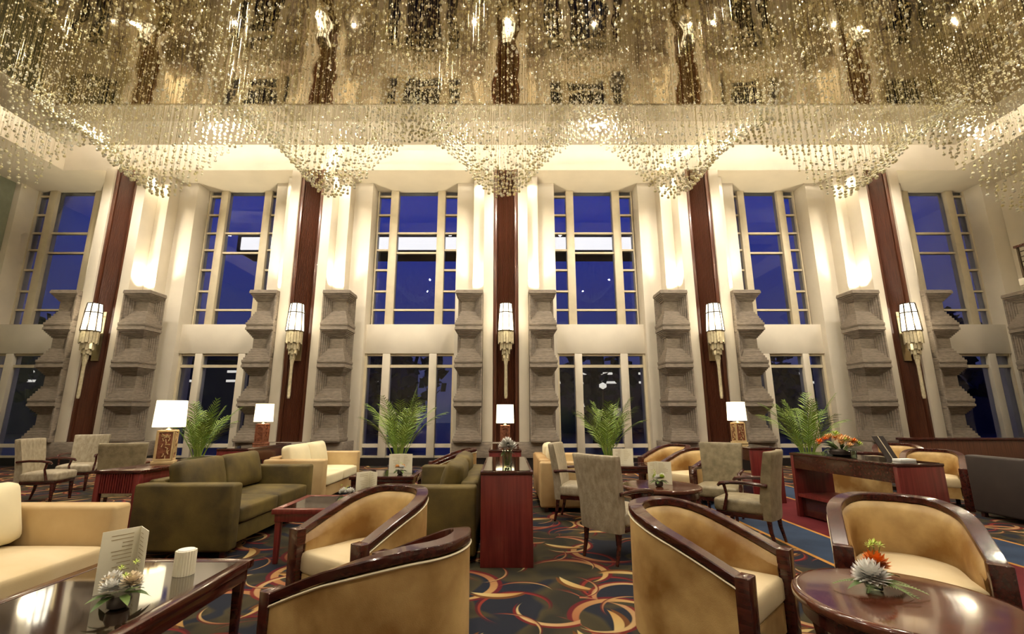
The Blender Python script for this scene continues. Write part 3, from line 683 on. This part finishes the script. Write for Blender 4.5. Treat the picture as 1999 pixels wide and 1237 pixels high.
sofa('dark plum-grey sofa turned away at the right edge', 7.55, 6.25, 90, 2.3, 0.9, GREYF, GREYF, arm_h=0.80, back_h=0.86, pil=0)

# ------------------------------------------------------------------ consoles
def console_panel(lab, x, y, deg, L=1.46, Wd=0.48, H=0.826, nm='console_table'):
    t = thing(nm, lab, 'console', (x, y, 0), math.radians(deg)); h2, w2 = L/2, Wd/2
    MB().box(-w2-0.005, w2+0.005, -h2-0.005, h2+0.005, H-0.03, H).build('top', WOODT, t, bevel=0.004)
    MB().box(-w2+0.02, w2-0.02, -h2+0.02, h2-0.02, H, H+0.006).build('glass_inlay', GLASSTOP, t, smooth=False)
    for s in (-1, 1):
        a, b_ = sorted((s*h2, s*(h2-0.05))); MB().box(-w2, w2, a, b_, 0, H-0.031).build('end_panel', WOODR, t, bevel=0.004)
        c, d = sorted((s*w2*0.98, s*(w2*0.98-0.025))); MB().box(c, d, -h2+0.051, h2-0.051, H-0.20, H-0.031).build('apron', WOODT, t, smooth=False)
    MB().box(-w2+0.01, w2-0.01, -h2+0.051, h2-0.051, 0.26, 0.30).build('shelf', WOODR, t, smooth=False)
    MB().box(-w2+0.06, w2-0.06, -h2+0.051, h2-0.051, 0.02, 0.258).build('plinth', WOODT, t, smooth=False)
    return t
console_panel('red mahogany console in the middle with a white flower vase on it', 0.015, 5.24, 0)
console_panel('dark red console behind the middle one, carrying a lit lamp', 0.0, 7.85, 0)
console_panel('dark red console behind the far cream sofa, carrying a lit lamp', -4.20, 8.10, 0)
console_panel('dark red console near the right palm, carrying a lit lamp', 4.12, 8.30, 0)
console_panel('red console on the runner with an orange bouquet on top', 4.36, 5.95, 8, L=1.55, Wd=0.58)
def console_slat(lab, x, y):
    t = thing('slatted_console', lab, 'console', (x, y, 0)); L, Wd, H = 1.6, 0.44, 0.80; h2, w2 = L/2, Wd/2
    MB().box(-w2-0.01, w2+0.01, -h2-0.01, h2+0.01, H-0.03, H).build('top', WOODT, t, bevel=0.005)
    for sx in (-1, 1):
        for sy in (-1, 1):
            a, b_ = sorted((sx*w2, sx*(w2-0.05))); c, d = sorted((sy*h2, sy*(h2-0.05))); MB().box(a, b_, c, d, 0, H-0.031).build('leg', WOODR, t, bevel=0.004)
    for sy in (-1, 1):
        c, d = sorted((sy*(h2-0.012), sy*(h2-0.03))); MB().box(-w2+0.051, w2-0.051, c, d, H-0.22, H-0.031).build('apron', WOODR, t, smooth=False)
        for k in range(14):
            xx = -w2+0.058+k*0.0245; c, d = sorted((sy*(h2-0.011), sy*(h2-0.002))); MB().box(xx, xx+0.014, c, d, H-0.215, H-0.035).build('slat', WOODR, t, smooth=False)
    for sx in (-1, 1):
        a, b_ = sorted((sx*(w2-0.012), sx*(w2-0.03))); MB().box(a, b_, -h2+0.051, h2-0.051, H-0.22, H-0.031).build('apron', WOODR, t, smooth=False)
    return t
console_slat('red console table with slatted apron behind the left olive sofa', -3.86, 5.62)

# ------------------------------------------------------------------ coffee tables
def coffee(lab, x, y, Lx, Ly, H, topm=GLASSTOP, legm=WOODT, edge=WOODT):
    t = thing('coffee_table', lab, 'coffee table', (x, y, 0)); a, b_ = Lx/2, Ly/2
    for s in (-1, 1):
        MB().box(-a, a, *sorted((s*b_, s*(b_-0.07))), H-0.045, H).build('frame_rail', edge, t, bevel=0.005)
        MB().box(*sorted((s*a, s*(a-0.07))), -b_+0.071, b_-0.071, H-0.045, H).build('frame_rail', edge, t, bevel=0.005)
        MB().box(-a+0.025, a-0.025, *sorted((s*(b_-0.02), s*(b_-0.05))), H-0.115, H-0.046).build('apron', edge, t, bevel=0.004)
        MB().box(*sorted((s*(a-0.02), s*(a-0.05))), -b_+0.051, b_-0.051, H-0.115, H-0.046).build('apron', edge, t, bevel=0.004)
        for q in (-1, 1): MB().hexa(*[[(s*(a-0.055)-w, q*(b_-0.055)-w, z), (s*(a-0.055)+w, q*(b_-0.055)-w, z), (s*(a-0.055)+w, q*(b_-0.055)+w, z), (s*(a-0.055)-w, q*(b_-0.055)+w, z)] for z, w in ((0, 0.019), (H-0.047, 0.028))]).build('leg', legm, t, bevel=0.004)
    MB().box(-a+0.071, a-0.071, -b_+0.071, b_-0.071, H-0.02, H-0.003).build('glass_top', topm, t, smooth=False)
    return t
coffee('large dark coffee table with black glass top at the left front', -2.06, 2.52, 0.92, 1.36, 0.45)
coffee('red wood coffee table between the left olive sofa and a tub chair', -1.72, 4.98, 0.92, 0.80, 0.48, legm=WOODR, edge=WOODR)
coffee('dark coffee table in front of the far cream sofa', -1.72, 7.15, 0.90, 0.85, 0.50)
coffee('dark low table behind the small round table by the window', 2.15, 8.35, 0.80, 0.70, 0.50)
def round_table(lab, x, y, R, H, n=48):
    t = thing('round_table', lab, 'round table', (x, y, 0))
    MB().lathe([(R*0.55, H-0.05), (R-0.03, H-0.05), (R-0.004, H-0.042), (R, H-0.034), (R, H-0.012), (R-0.008, H-0.002), (R-0.03, H), (R*0.4, H)], n).build('top', WOODTOP, t, ang=50)
    MB().lathe([(R-0.05, H-0.115), (R-0.035, H-0.11), (R-0.035, H-0.052), (R-0.06, H-0.051)], n).build('apron', WOODT, t, ang=50)
    for k in range(4):
        a = PI/4+k*PI/2; c, s = math.cos(a), math.sin(a); r1 = R-0.075
        MB().tube([(c*r1, s*r1, H-0.116), (c*r1*0.94, s*r1*0.94, 0.3), (c*r1*0.98, s*r1*0.98, 0.0)], [0.032, 0.026, 0.018], 8).build('leg', WOODT, t)
    MB().lathe([(R*0.6, 0.16), (R*0.6, 0.18)], 24).build('lower_shelf', WOODT, t)
    return t
round_table('round polished front table with a white and orange flower', 1.77, 2.26, 0.43, 0.55)
round_table('small round dark table ringed by high-back chairs', 1.78, 5.55, 0.44, 0.56)
round_table('round dark table among the high-back chairs at far left', -6.55, 8.45, 0.42, 0.56)

# ------------------------------------------------------------------ table lamps
def table_lamp(lab, x, y, z, s, pale, deg=0, w=0.40, hh_=0.31):
    t = thing('table_lamp', lab, 'table lamp', (x, y, z), math.radians(deg), 'lit table lamps with carved wooden bases')
    bw = 0.085*s; bh = 0.37*s
    MB().box(-bw*1.25, bw*1.25, -bw*1.25, bw*1.25, 0, 0.035).build('foot', CARVEDL if pale else CARVED, t, bevel=0.004)
    body = MB().box(-bw, bw, -bw, bw, 0.036, bh).build('body', CARVED, t, bevel=0.004)
    for q in range(4):
        mb = MB(); rnd = random.Random(q)
        mb.box(-bw*0.98, bw*0.98, -bw-0.008, -bw-0.0005, 0.04, 0.06); mb.box(-bw*0.98, bw*0.98, -bw-0.008, -bw-0.0005, bh-0.02, bh-0.002)
        mb.box(-bw*0.98, -bw*0.78, -bw-0.008, -bw-0.0005, 0.061, bh-0.021); mb.box(bw*0.78, bw*0.98, -bw-0.008, -bw-0.0005, 0.061, bh-0.021)
        for k in range(22):
            cx, cz = rnd.uniform(-bw*0.6, bw*0.6), rnd.uniform(0.075, bh-0.04); a = rnd.uniform(0, PI)
            mb.bar((cx-0.018*math.cos(a), -bw-0.004, cz-0.018*math.sin(a)), (cx+0.018*math.cos(a), -bw-0.004, cz+0.018*math.sin(a)), 0.008, 0.010, up=(0, 1, 0))
        o = mb.build('carving', CARVEDL if pale else CARVED, body, smooth=False); o.rotation_euler.z = q*PI/2
    MB().lathe([(0.012, bh), (0.03, bh+0.004), (0.012, bh+0.02), (0.010, bh+0.07)], 10).build('neck', BRASS, t)
    z0 = bh+0.035; a, b_ = w/2*0.98, w/2*0.92
    if True:
        rows = []
        for (q, zz) in ((a, z0), (b_, z0+hh_), (b_-0.008, z0+hh_), (a-0.008, z0)): rows.append([(q*math.cos(2*PI*k/32)*1.0, q*0.82*math.sin(2*PI*k/32), zz) for k in range(32)])
        n = 32; o = [p for r_ in rows for p in r_]
        MB().add(o, [(i*n+k, i*n+(k+1) % n, ((i+1) % 4)*n+(k+1) % n, ((i+1) % 4)*n+k) for i in range(4) for k in range(n)]).build('lamp_shade', SHADE, t, ang=50)
    lamp('table_lamp_bulb', 'POINT', (x, y, z+z0+hh_*0.5), 7, (1.0, 0.80, 0.50), 0.04)
    return t
table_lamp('lit table lamp with pale carved base on the slatted console', -3.88, 5.47, 0.80, 1.0, True, 25, w=0.33, hh_=0.30)
table_lamp('lit table lamp with red carved base beyond the left olive sofa', -4.27, 8.35, 0.832, 0.95, False, w=0.33)
table_lamp('lit table lamp on the axis of the middle mahogany panel', 0.0, 8.05, 0.832, 0.90, False, w=0.31, hh_=0.31)
table_lamp('lit table lamp with framed carved base near the right palm', 4.20, 8.55, 0.832, 1.0, True, w=0.34, hh_=0.33)

# ------------------------------------------------------------------ flowers, menus, small things
def bloom(par, c, R, m, n=46, nm='bloom', flat=0.75, wd=0.17):
    mb = MB(); c = Vector(c)
    for k in range(n):
        u = 1-1.5*(k+0.5)/n; a = k*2.39996; q = math.sqrt(max(0, 1-u*u)); d = Vector((q*math.cos(a), q*math.sin(a), u*flat)).normalized()
        s = d.cross(Vector((0, 0, 1)) if abs(d.z) < 0.95 else Vector((1, 0, 0))).normalized()*R*wd; up = s.cross(d)
        mb.add([c+d*R*0.15-s*0.4, c+d*R*0.7-s+up*0.2, c+d*R*1.02+up*0.7, c+d*R*0.7+s+up*0.2, c+d*R*0.15+s*0.4], [(0, 1, 2, 3, 4)])
    return mb.build(nm, m, par, smooth=False)
def leaf(par, a, b_, w, m=LEAFD, droop=0.02):
    a, b_ = Vector(a), Vector(b_); d = b_-a; s = d.cross(Vector((0, 0, 1))).normalized()*w/2; k = Vector((0, 0, 1))*w*0.15
    pts = []
    for t_, ww in ((0, 0.15), (0.25, 0.8), (0.55, 1.0), (0.8, 0.6), (1.0, 0.03)):
        p = a+d*t_+Vector((0, 0, 1))*(0.10*d.length*math.sin(PI*t_)-droop*t_*t_); pts += [p-s*ww, p-k*ww, p+s*ww]
    return MB().add(pts, [(i*3+j, i*3+j+1, i*3+j+4, i*3+j+3) for i in range(4) for j in range(2)]).build('leaf', m, par)
def fern(par, a, ang, L, m=LEAFD):
    a = Vector(a); d = Vector((math.cos(ang), math.sin(ang), 0)); s = Vector((-d.y, d.x, 0)); mb = MB(); pts = []
    P = lambda u: a+d*L*u+Vector((0, 0, 1))*(0.30*L*u-0.40*L*u*u)
    mb.tube([P(u/6) for u in range(7)], 0.0015, 4)
    for k in range(1, 16):
        u = k/16
        for q in (-1, 1):
            l = L*0.26*(1-u*0.75); p = P(u); e2 = p+s*q*l+d*l*0.6-Vector((0, 0, 0.1*l)); w = d*L*0.034
            mb.add([p-w, e2, p+w], [(0, 1, 2)])
    return mb.build('fern_leaf', m, par, smooth=False)
# front round table arrangement
z = 0.551
fl = thing('flower_arrangement', 'low arrangement of a white and an orange bloom with ferns on the round front table', 'flowers', (1.72, 2.36, z))
MB().lathe([(0.02, 0), (0.032, 0.004), (0.036, 0.018), (0.03, 0.03)], 16).build('holder', VASEG, fl)
bloom(fl, (-0.015, -0.01, 0.062), 0.078, PETALW, 120); bloom(fl, (0.045, 0.03, 0.105), 0.062, PETALO, 70, wd=0.22)
for k, (dx, dy) in enumerate(((0.02, 0.04), (0.045, 0.045), (0.07, 0.04), (0.055, 0.06))):
    bloom(fl, (dx+0.015, dy, 0.18+0.008*(k % 2)), 0.024, BUDG, 14, 'bud'); MB().tube([(0.02, 0.02, 0.05), (dx+0.015, dy, 0.175)], 0.002, 4).build('stalk', STEM, fl)
for a, L in ((-0.5, 0.17), (-1.1, 0.15), (0.1, 0.15), (2.9, 0.15), (-2.4, 0.12), (1.2, 0.13), (-0.1, 0.12)): fern(fl, (0, 0, 0.03), a, L*1.15)
leaf(fl, (0.03, 0, 0.05), (0.16, 0.04, 0.06), 0.04); leaf(fl, (0, -0.02, 0.04), (0.09, -0.11, 0.02), 0.035); leaf(fl, (-0.02, -0.02, 0.04), (-0.14, -0.02, 0.03), 0.035)
# coffee-table arrangement
def posy(lab, x, y, z, s=1.0, cols=(PETALW, PETALC), nl=8, seed=1, nb=4):
    rnd = random.Random(seed)
    t = thing('small_posy', lab, 'flowers', (x, y, z))
    MB().lathe([(0.03*s, 0), (0.045*s, 0.01*s), (0.05*s, 0.04*s), (0.042*s, 0.06*s)], 14).build('bowl', POTM, t)
    for k in range(nb):
        a = 2*PI*k/nb+rnd.random(); q = 0.05*s
        bloom(t, (q*math.cos(a), q*math.sin(a), (0.10+0.02*rnd.random())*s), (0.042+0.01*rnd.random())*s, cols[k % len(cols)], 44, wd=0.27)
    for k in range(3): bloom(t, (rnd.uniform(-0.06, 0.06)*s, rnd.uniform(-0.05, 0.05)*s, (0.15+0.02*k)*s), 0.02*s, BUDG, 12, 'bud')
    for k in range(nl):
        a = 2*PI*k/nl+rnd.random(); leaf(t, (0.02*s*math.cos(a), 0.02*s*math.sin(a), 0.06*s), (0.13*s*math.cos(a), 0.13*s*math.sin(a), 0.05*s+rnd.uniform(-0.02, 0.03)*s), 0.04*s)
    return t
posy('posy of white and blush flowers in front of the menu on the left front table', -1.84, 2.43, 0.448, 1.0, seed=4, nb=6)
posy('small white posy on the red coffee table', -1.62, 4.98, 0.478, 0.85, (PETALW,), seed=5)
posy('small pale posy on the dark coffee table at the far cream sofa', -1.52, 7.0, 0.498, 0.9, (PETALP, PETALW), seed=6)
posy('small pale posy on the small round table', 1.72, 5.42, 0.562, 0.9, (PETALW, BUDG), seed=8)
posy('small white posy among the chairs at far left', -6.55, 8.35, 0.562, 0.9, (PETALW,), seed=9)
def menu(lab, x, y, z, w, h, deg, opening=80):
    t = thing('menu_card', lab, 'menu', (x, y, z), math.radians(deg)); a = math.radians(opening/2); rnd = random.Random(2)
    for s in (-1, 1):
        c, q = math.sin(a)*s, math.cos(a)
        d = Vector((c*w, -q*w, 0)); nrm = Vector((q*s, c*s, 0))*0.0015*(-1)
        p0 = Vector((0, 0, 0.0)); b0 = [p0+nrm, p0+d+nrm, p0+d-nrm, p0-nrm]
        MB().hexa(b0 if s > 0 else b0[::-1], [v+Vector((0, 0, h)) for v in (b0 if s > 0 else b0[::-1])]).build('leaf', CARDM, t, smooth=False)
        mb = MB(); f_ = Vector((-q*s, -c*s, 0)).normalized(); f_ = Vector((-math.cos(a)*s, -math.sin(a), 0))
        for k in range(11):
            zz = h*(0.90-0.065*k); l = rnd.uniform(0.25, 0.6)
            for off in (0.0035, -0.0035):
                A = d*0.18+f_*off; B = d*(0.18+l)+f_*off; A = Vector((A.x, A.y, zz)); B = Vector((B.x, B.y, zz)); th = Vector((0, 0, h*0.012))
                mb.add([A, B, B+th, A+th], [(0, 1, 2, 3)])
        mb.build('printed_lines', INKM, t, smooth=False)
    return t
menu('tall folded ivory menu standing on the left front coffee table', -2.00, 2.72, 0.448, 0.17, 0.30, 8)
menu('folded ivory menu standing on the red coffee table', -1.46, 5.24, 0.478, 0.17, 0.27, 0)
menu('folded ivory menu standing on the dark coffee table at the far cream sofa', -1.55, 7.22, 0.498, 0.19, 0.27, 0, 130)
menu('folded ivory menu standing on the small round table', 1.76, 5.62, 0.562, 0.17, 0.25, 5, 110)
menu('folded ivory menu standing on the dark low table by the window', 2.02, 8.3, 0.498, 0.19, 0.27, 0, 130)
# ribbed candle holder on the left front table
cd = thing('candle_holder', 'ivory ribbed candle holder behind the menu on the left front table', 'candle holder', (-1.85, 2.90, 0.448))
mb = MB(); n = 24
pr = [((0.055 if k % 2 else 0.050)*math.cos(2*PI*k/(2*n)), (0.055 if k % 2 else 0.050)*math.sin(2*PI*k/(2*n))) for k in range(2*n)]
mb.prism(pr, 0, 0.13).build('ribbed_cup', CARDM, cd, smooth=False); MB().lathe([(0.045, 0.1305), (0.043, 0.136), (0.01, 0.14)], 20).build('candle', PETALW, cd)
# vase with white blooms on the middle console
vs = thing('flower_vase', 'glass vase of white blooms on the middle red console', 'vase', (0.02, 4.86, 0.833))
MB().lathe([(0.045, 0), (0.048, 0.005), (0.05, 0.15), (0.05, 0.155)], 20).build('glass', VASEG, vs)
for k in range(7): a = k*0.9; MB().tube([(0.02*math.cos(a), 0.02*math.sin(a), 0.01), (0.03*math.cos(a+1), 0.03*math.sin(a+1), 0.09), (0.04*math.cos(a), 0.04*math.sin(a), 0.17)], 0.005, 5).build('stalk', STEM, vs)
for dx, dy, dz, q in ((-0.03, -0.02, 0.19, 0.075), (0.04, -0.01, 0.19, 0.075), (0.0, 0.035, 0.21, 0.075), (0.0, -0.02, 0.23, 0.07)): bloom(vs, (dx, dy, dz), q, PETALW, 60)
for a in (0.2, 2.8, 4.0): leaf(vs, (0, 0, 0.15), (0.10*math.cos(a), 0.10*math.sin(a), 0.12), 0.04)
# orange bouquet on the right console
bq = thing('orange_bouquet', 'orange and peach bouquet in a bowl on the right console', 'flowers', (4.28, 6.10, 0.833)); rnd = random.Random(12)
MB().lathe([(0.09, 0), (0.14, 0.02), (0.15, 0.06), (0.13, 0.08)], 20).build('bowl', POTM, bq)
for k in range(24):
    a, q = rnd.uniform(0, 2*PI), rnd.uniform(0.02, 0.19); bloom(bq, (q*1.3*math.cos(a), q*math.sin(a), 0.14+0.10*(1-q/0.2)+rnd.uniform(-0.02, 0.05)), rnd.uniform(0.045, 0.065), (PETALO, PETALP, PETALP, BUDG)[k % 4], 34)
for k in range(16): a = rnd.uniform(0, 2*PI); leaf(bq, (0.05*math.cos(a), 0.05*math.sin(a), 0.08), (0.24*math.cos(a), 0.22*math.sin(a), rnd.uniform(0.06, 0.2)), 0.05)
# small things on the right console
gl = thing('drinking_glass', 'small clear glass beside the orange bouquet', 'glass', (4.16, 5.72, 0.833)); MB().lathe([(0.025, 0), (0.03, 0.003), (0.034, 0.09), (0.031, 0.09), (0.027, 0.008)], 14).build('tumbler', VASEG, gl)
mf = thing('menu_folder', 'dark open menu folder leaning on the right console', 'menu', (4.52, 5.60, 0.833), math.radians(20))
MB().hexa([(-0.10, 0.00, 0), (0.10, 0.0, 0), (0.10, 0.008, 0), (-0.10, 0.008, 0)], [(-0.14, 0.10, 0.26), (0.06, 0.10, 0.26), (0.06, 0.108, 0.26), (-0.14, 0.108, 0.26)]).build('cover', GREYF, mf, smooth=False)
MB().hexa([(-0.002, -0.003, 0.0), (0.012, -0.003, 0.0), (0.012, -0.001, 0), (-0.002, -0.001, 0)], [(-0.05, 0.097, 0.26), (-0.036, 0.097, 0.26), (-0.036, 0.099, 0.26), (-0.05, 0.099, 0.26)]).build('silver_line', PIPING, mf, smooth=False)
nk = MB().box(-0.10, 0.10, -0.05, 0.05, 0, 0.03).build('white_box', PETALW, bevel=0.004, loc=(4.45, 5.36, 0.833), rotz=math.radians(8)); tag(nk, 'small white box on the near end of the right console', 'box')

# ------------------------------------------------------------------ palms
def palm(lab, x, y, h, seed, nf=15):
    rnd = random.Random(seed); t = thing('potted_palm', lab, 'palm', (x, y, 0), 0, 'potted palms by the windows')
    MB().lathe([(0.15, 0), (0.17, 0.02), (0.21, 0.32), (0.22, 0.36), (0.19, 0.36), (0.17, 0.31)], 24).build('pot', POTM, t)
    MB().lathe([(0.165, 0.29), (0.165, 0.305)], 20).build('soil', SOILM, t)
    for k in range(nf):
        a = k*2.39996+rnd.uniform(-0.3, 0.3); inner = k/nf; L = h*rnd.uniform(0.62, 0.80); lean = 0.16+0.66*inner
        base = Vector((0.07*math.cos(a)*rnd.random(), 0.07*math.sin(a)*rnd.random(), 0.30)); pts = []; d = Vector((math.cos(a), math.sin(a), 0))
        th = PI/2-0.10-0.26*inner; p = base.copy(); ns = 14
        for q in range(ns+1):
            pts.append(p.copy()); p = p+(d*math.cos(th)+Vector((0, 0, 1))*math.sin(th))*(L*1.12/ns); th -= lean*(0.03+0.17*q/ns)
        mb = MB(); mb.tube(pts, [0.011*(1-0.85*q/ns)+0.001 for q in range(ns+1)], 5); side = Vector((-d.y, d.x, 0))
        for q in range(int(ns*0.30)*2, ns*2):
            u = q/2; i = int(u); fr = u-i; pp = pts[i].lerp(pts[i+1], fr); dr = (pts[i+1]-pts[i]).normalized(); v = (u/ns-0.3)/0.7
            l = (0.13+0.20*math.sin(PI*min(1, v*0.9+0.12)))*h/1.8
            for s in (-1, 1):
                tip = pp+dr*l*0.75+side*s*l*0.62-Vector((0, 0, 1))*l*0.28*rnd.uniform(0.5, 1.3); mid = pp.lerp(tip, 0.45)+Vector((0, 0, 1))*l*0.05; w = dr.cross(side).normalized().cross((tip-pp).normalized()).normalized()*0.009
                mb.add([pp-w*0.5, mid-w, tip, mid+w, pp+w*0.5], [(0, 1, 3, 4), (1, 2, 3)])
        mb.build('frond', LEAF, t, smooth=False)
    for k in range(5): a = k*1.3; MB().tube([(0.04*math.cos(a), 0.04*math.sin(a), 0.30), (0.07*math.cos(a), 0.07*math.sin(a), 0.75)], [0.018, 0.010], 6).build('cane', STEM, t)
palm('potted palm left of the lamp with the pale carved base', -6.35, 9.9, 1.62, 1)
palm('potted palm in the bay left of the middle panel', -2.12, 9.6, 1.85, 2)
palm('potted palm in the bay right of the middle panel', 2.15, 10.0, 1.75, 3)
palm('potted palm in the bay behind the orange bouquet', 6.25, 9.9, 1.85, 4)

# ------------------------------------------------------------------ low partition at far right
lp = thing('low_partition', 'low dark wooden partition below the far right window', 'partition', (8.9, 10.6, 0))
MB().box(0, 5.6, 0, 0.18, 0, 0.78).build('board', WOOD, lp, bevel=0.008); MB().box(-0.03, 5.63, -0.04, 0.22, 0.781, 0.83).build('cap', WOODT, lp, bevel=0.006)
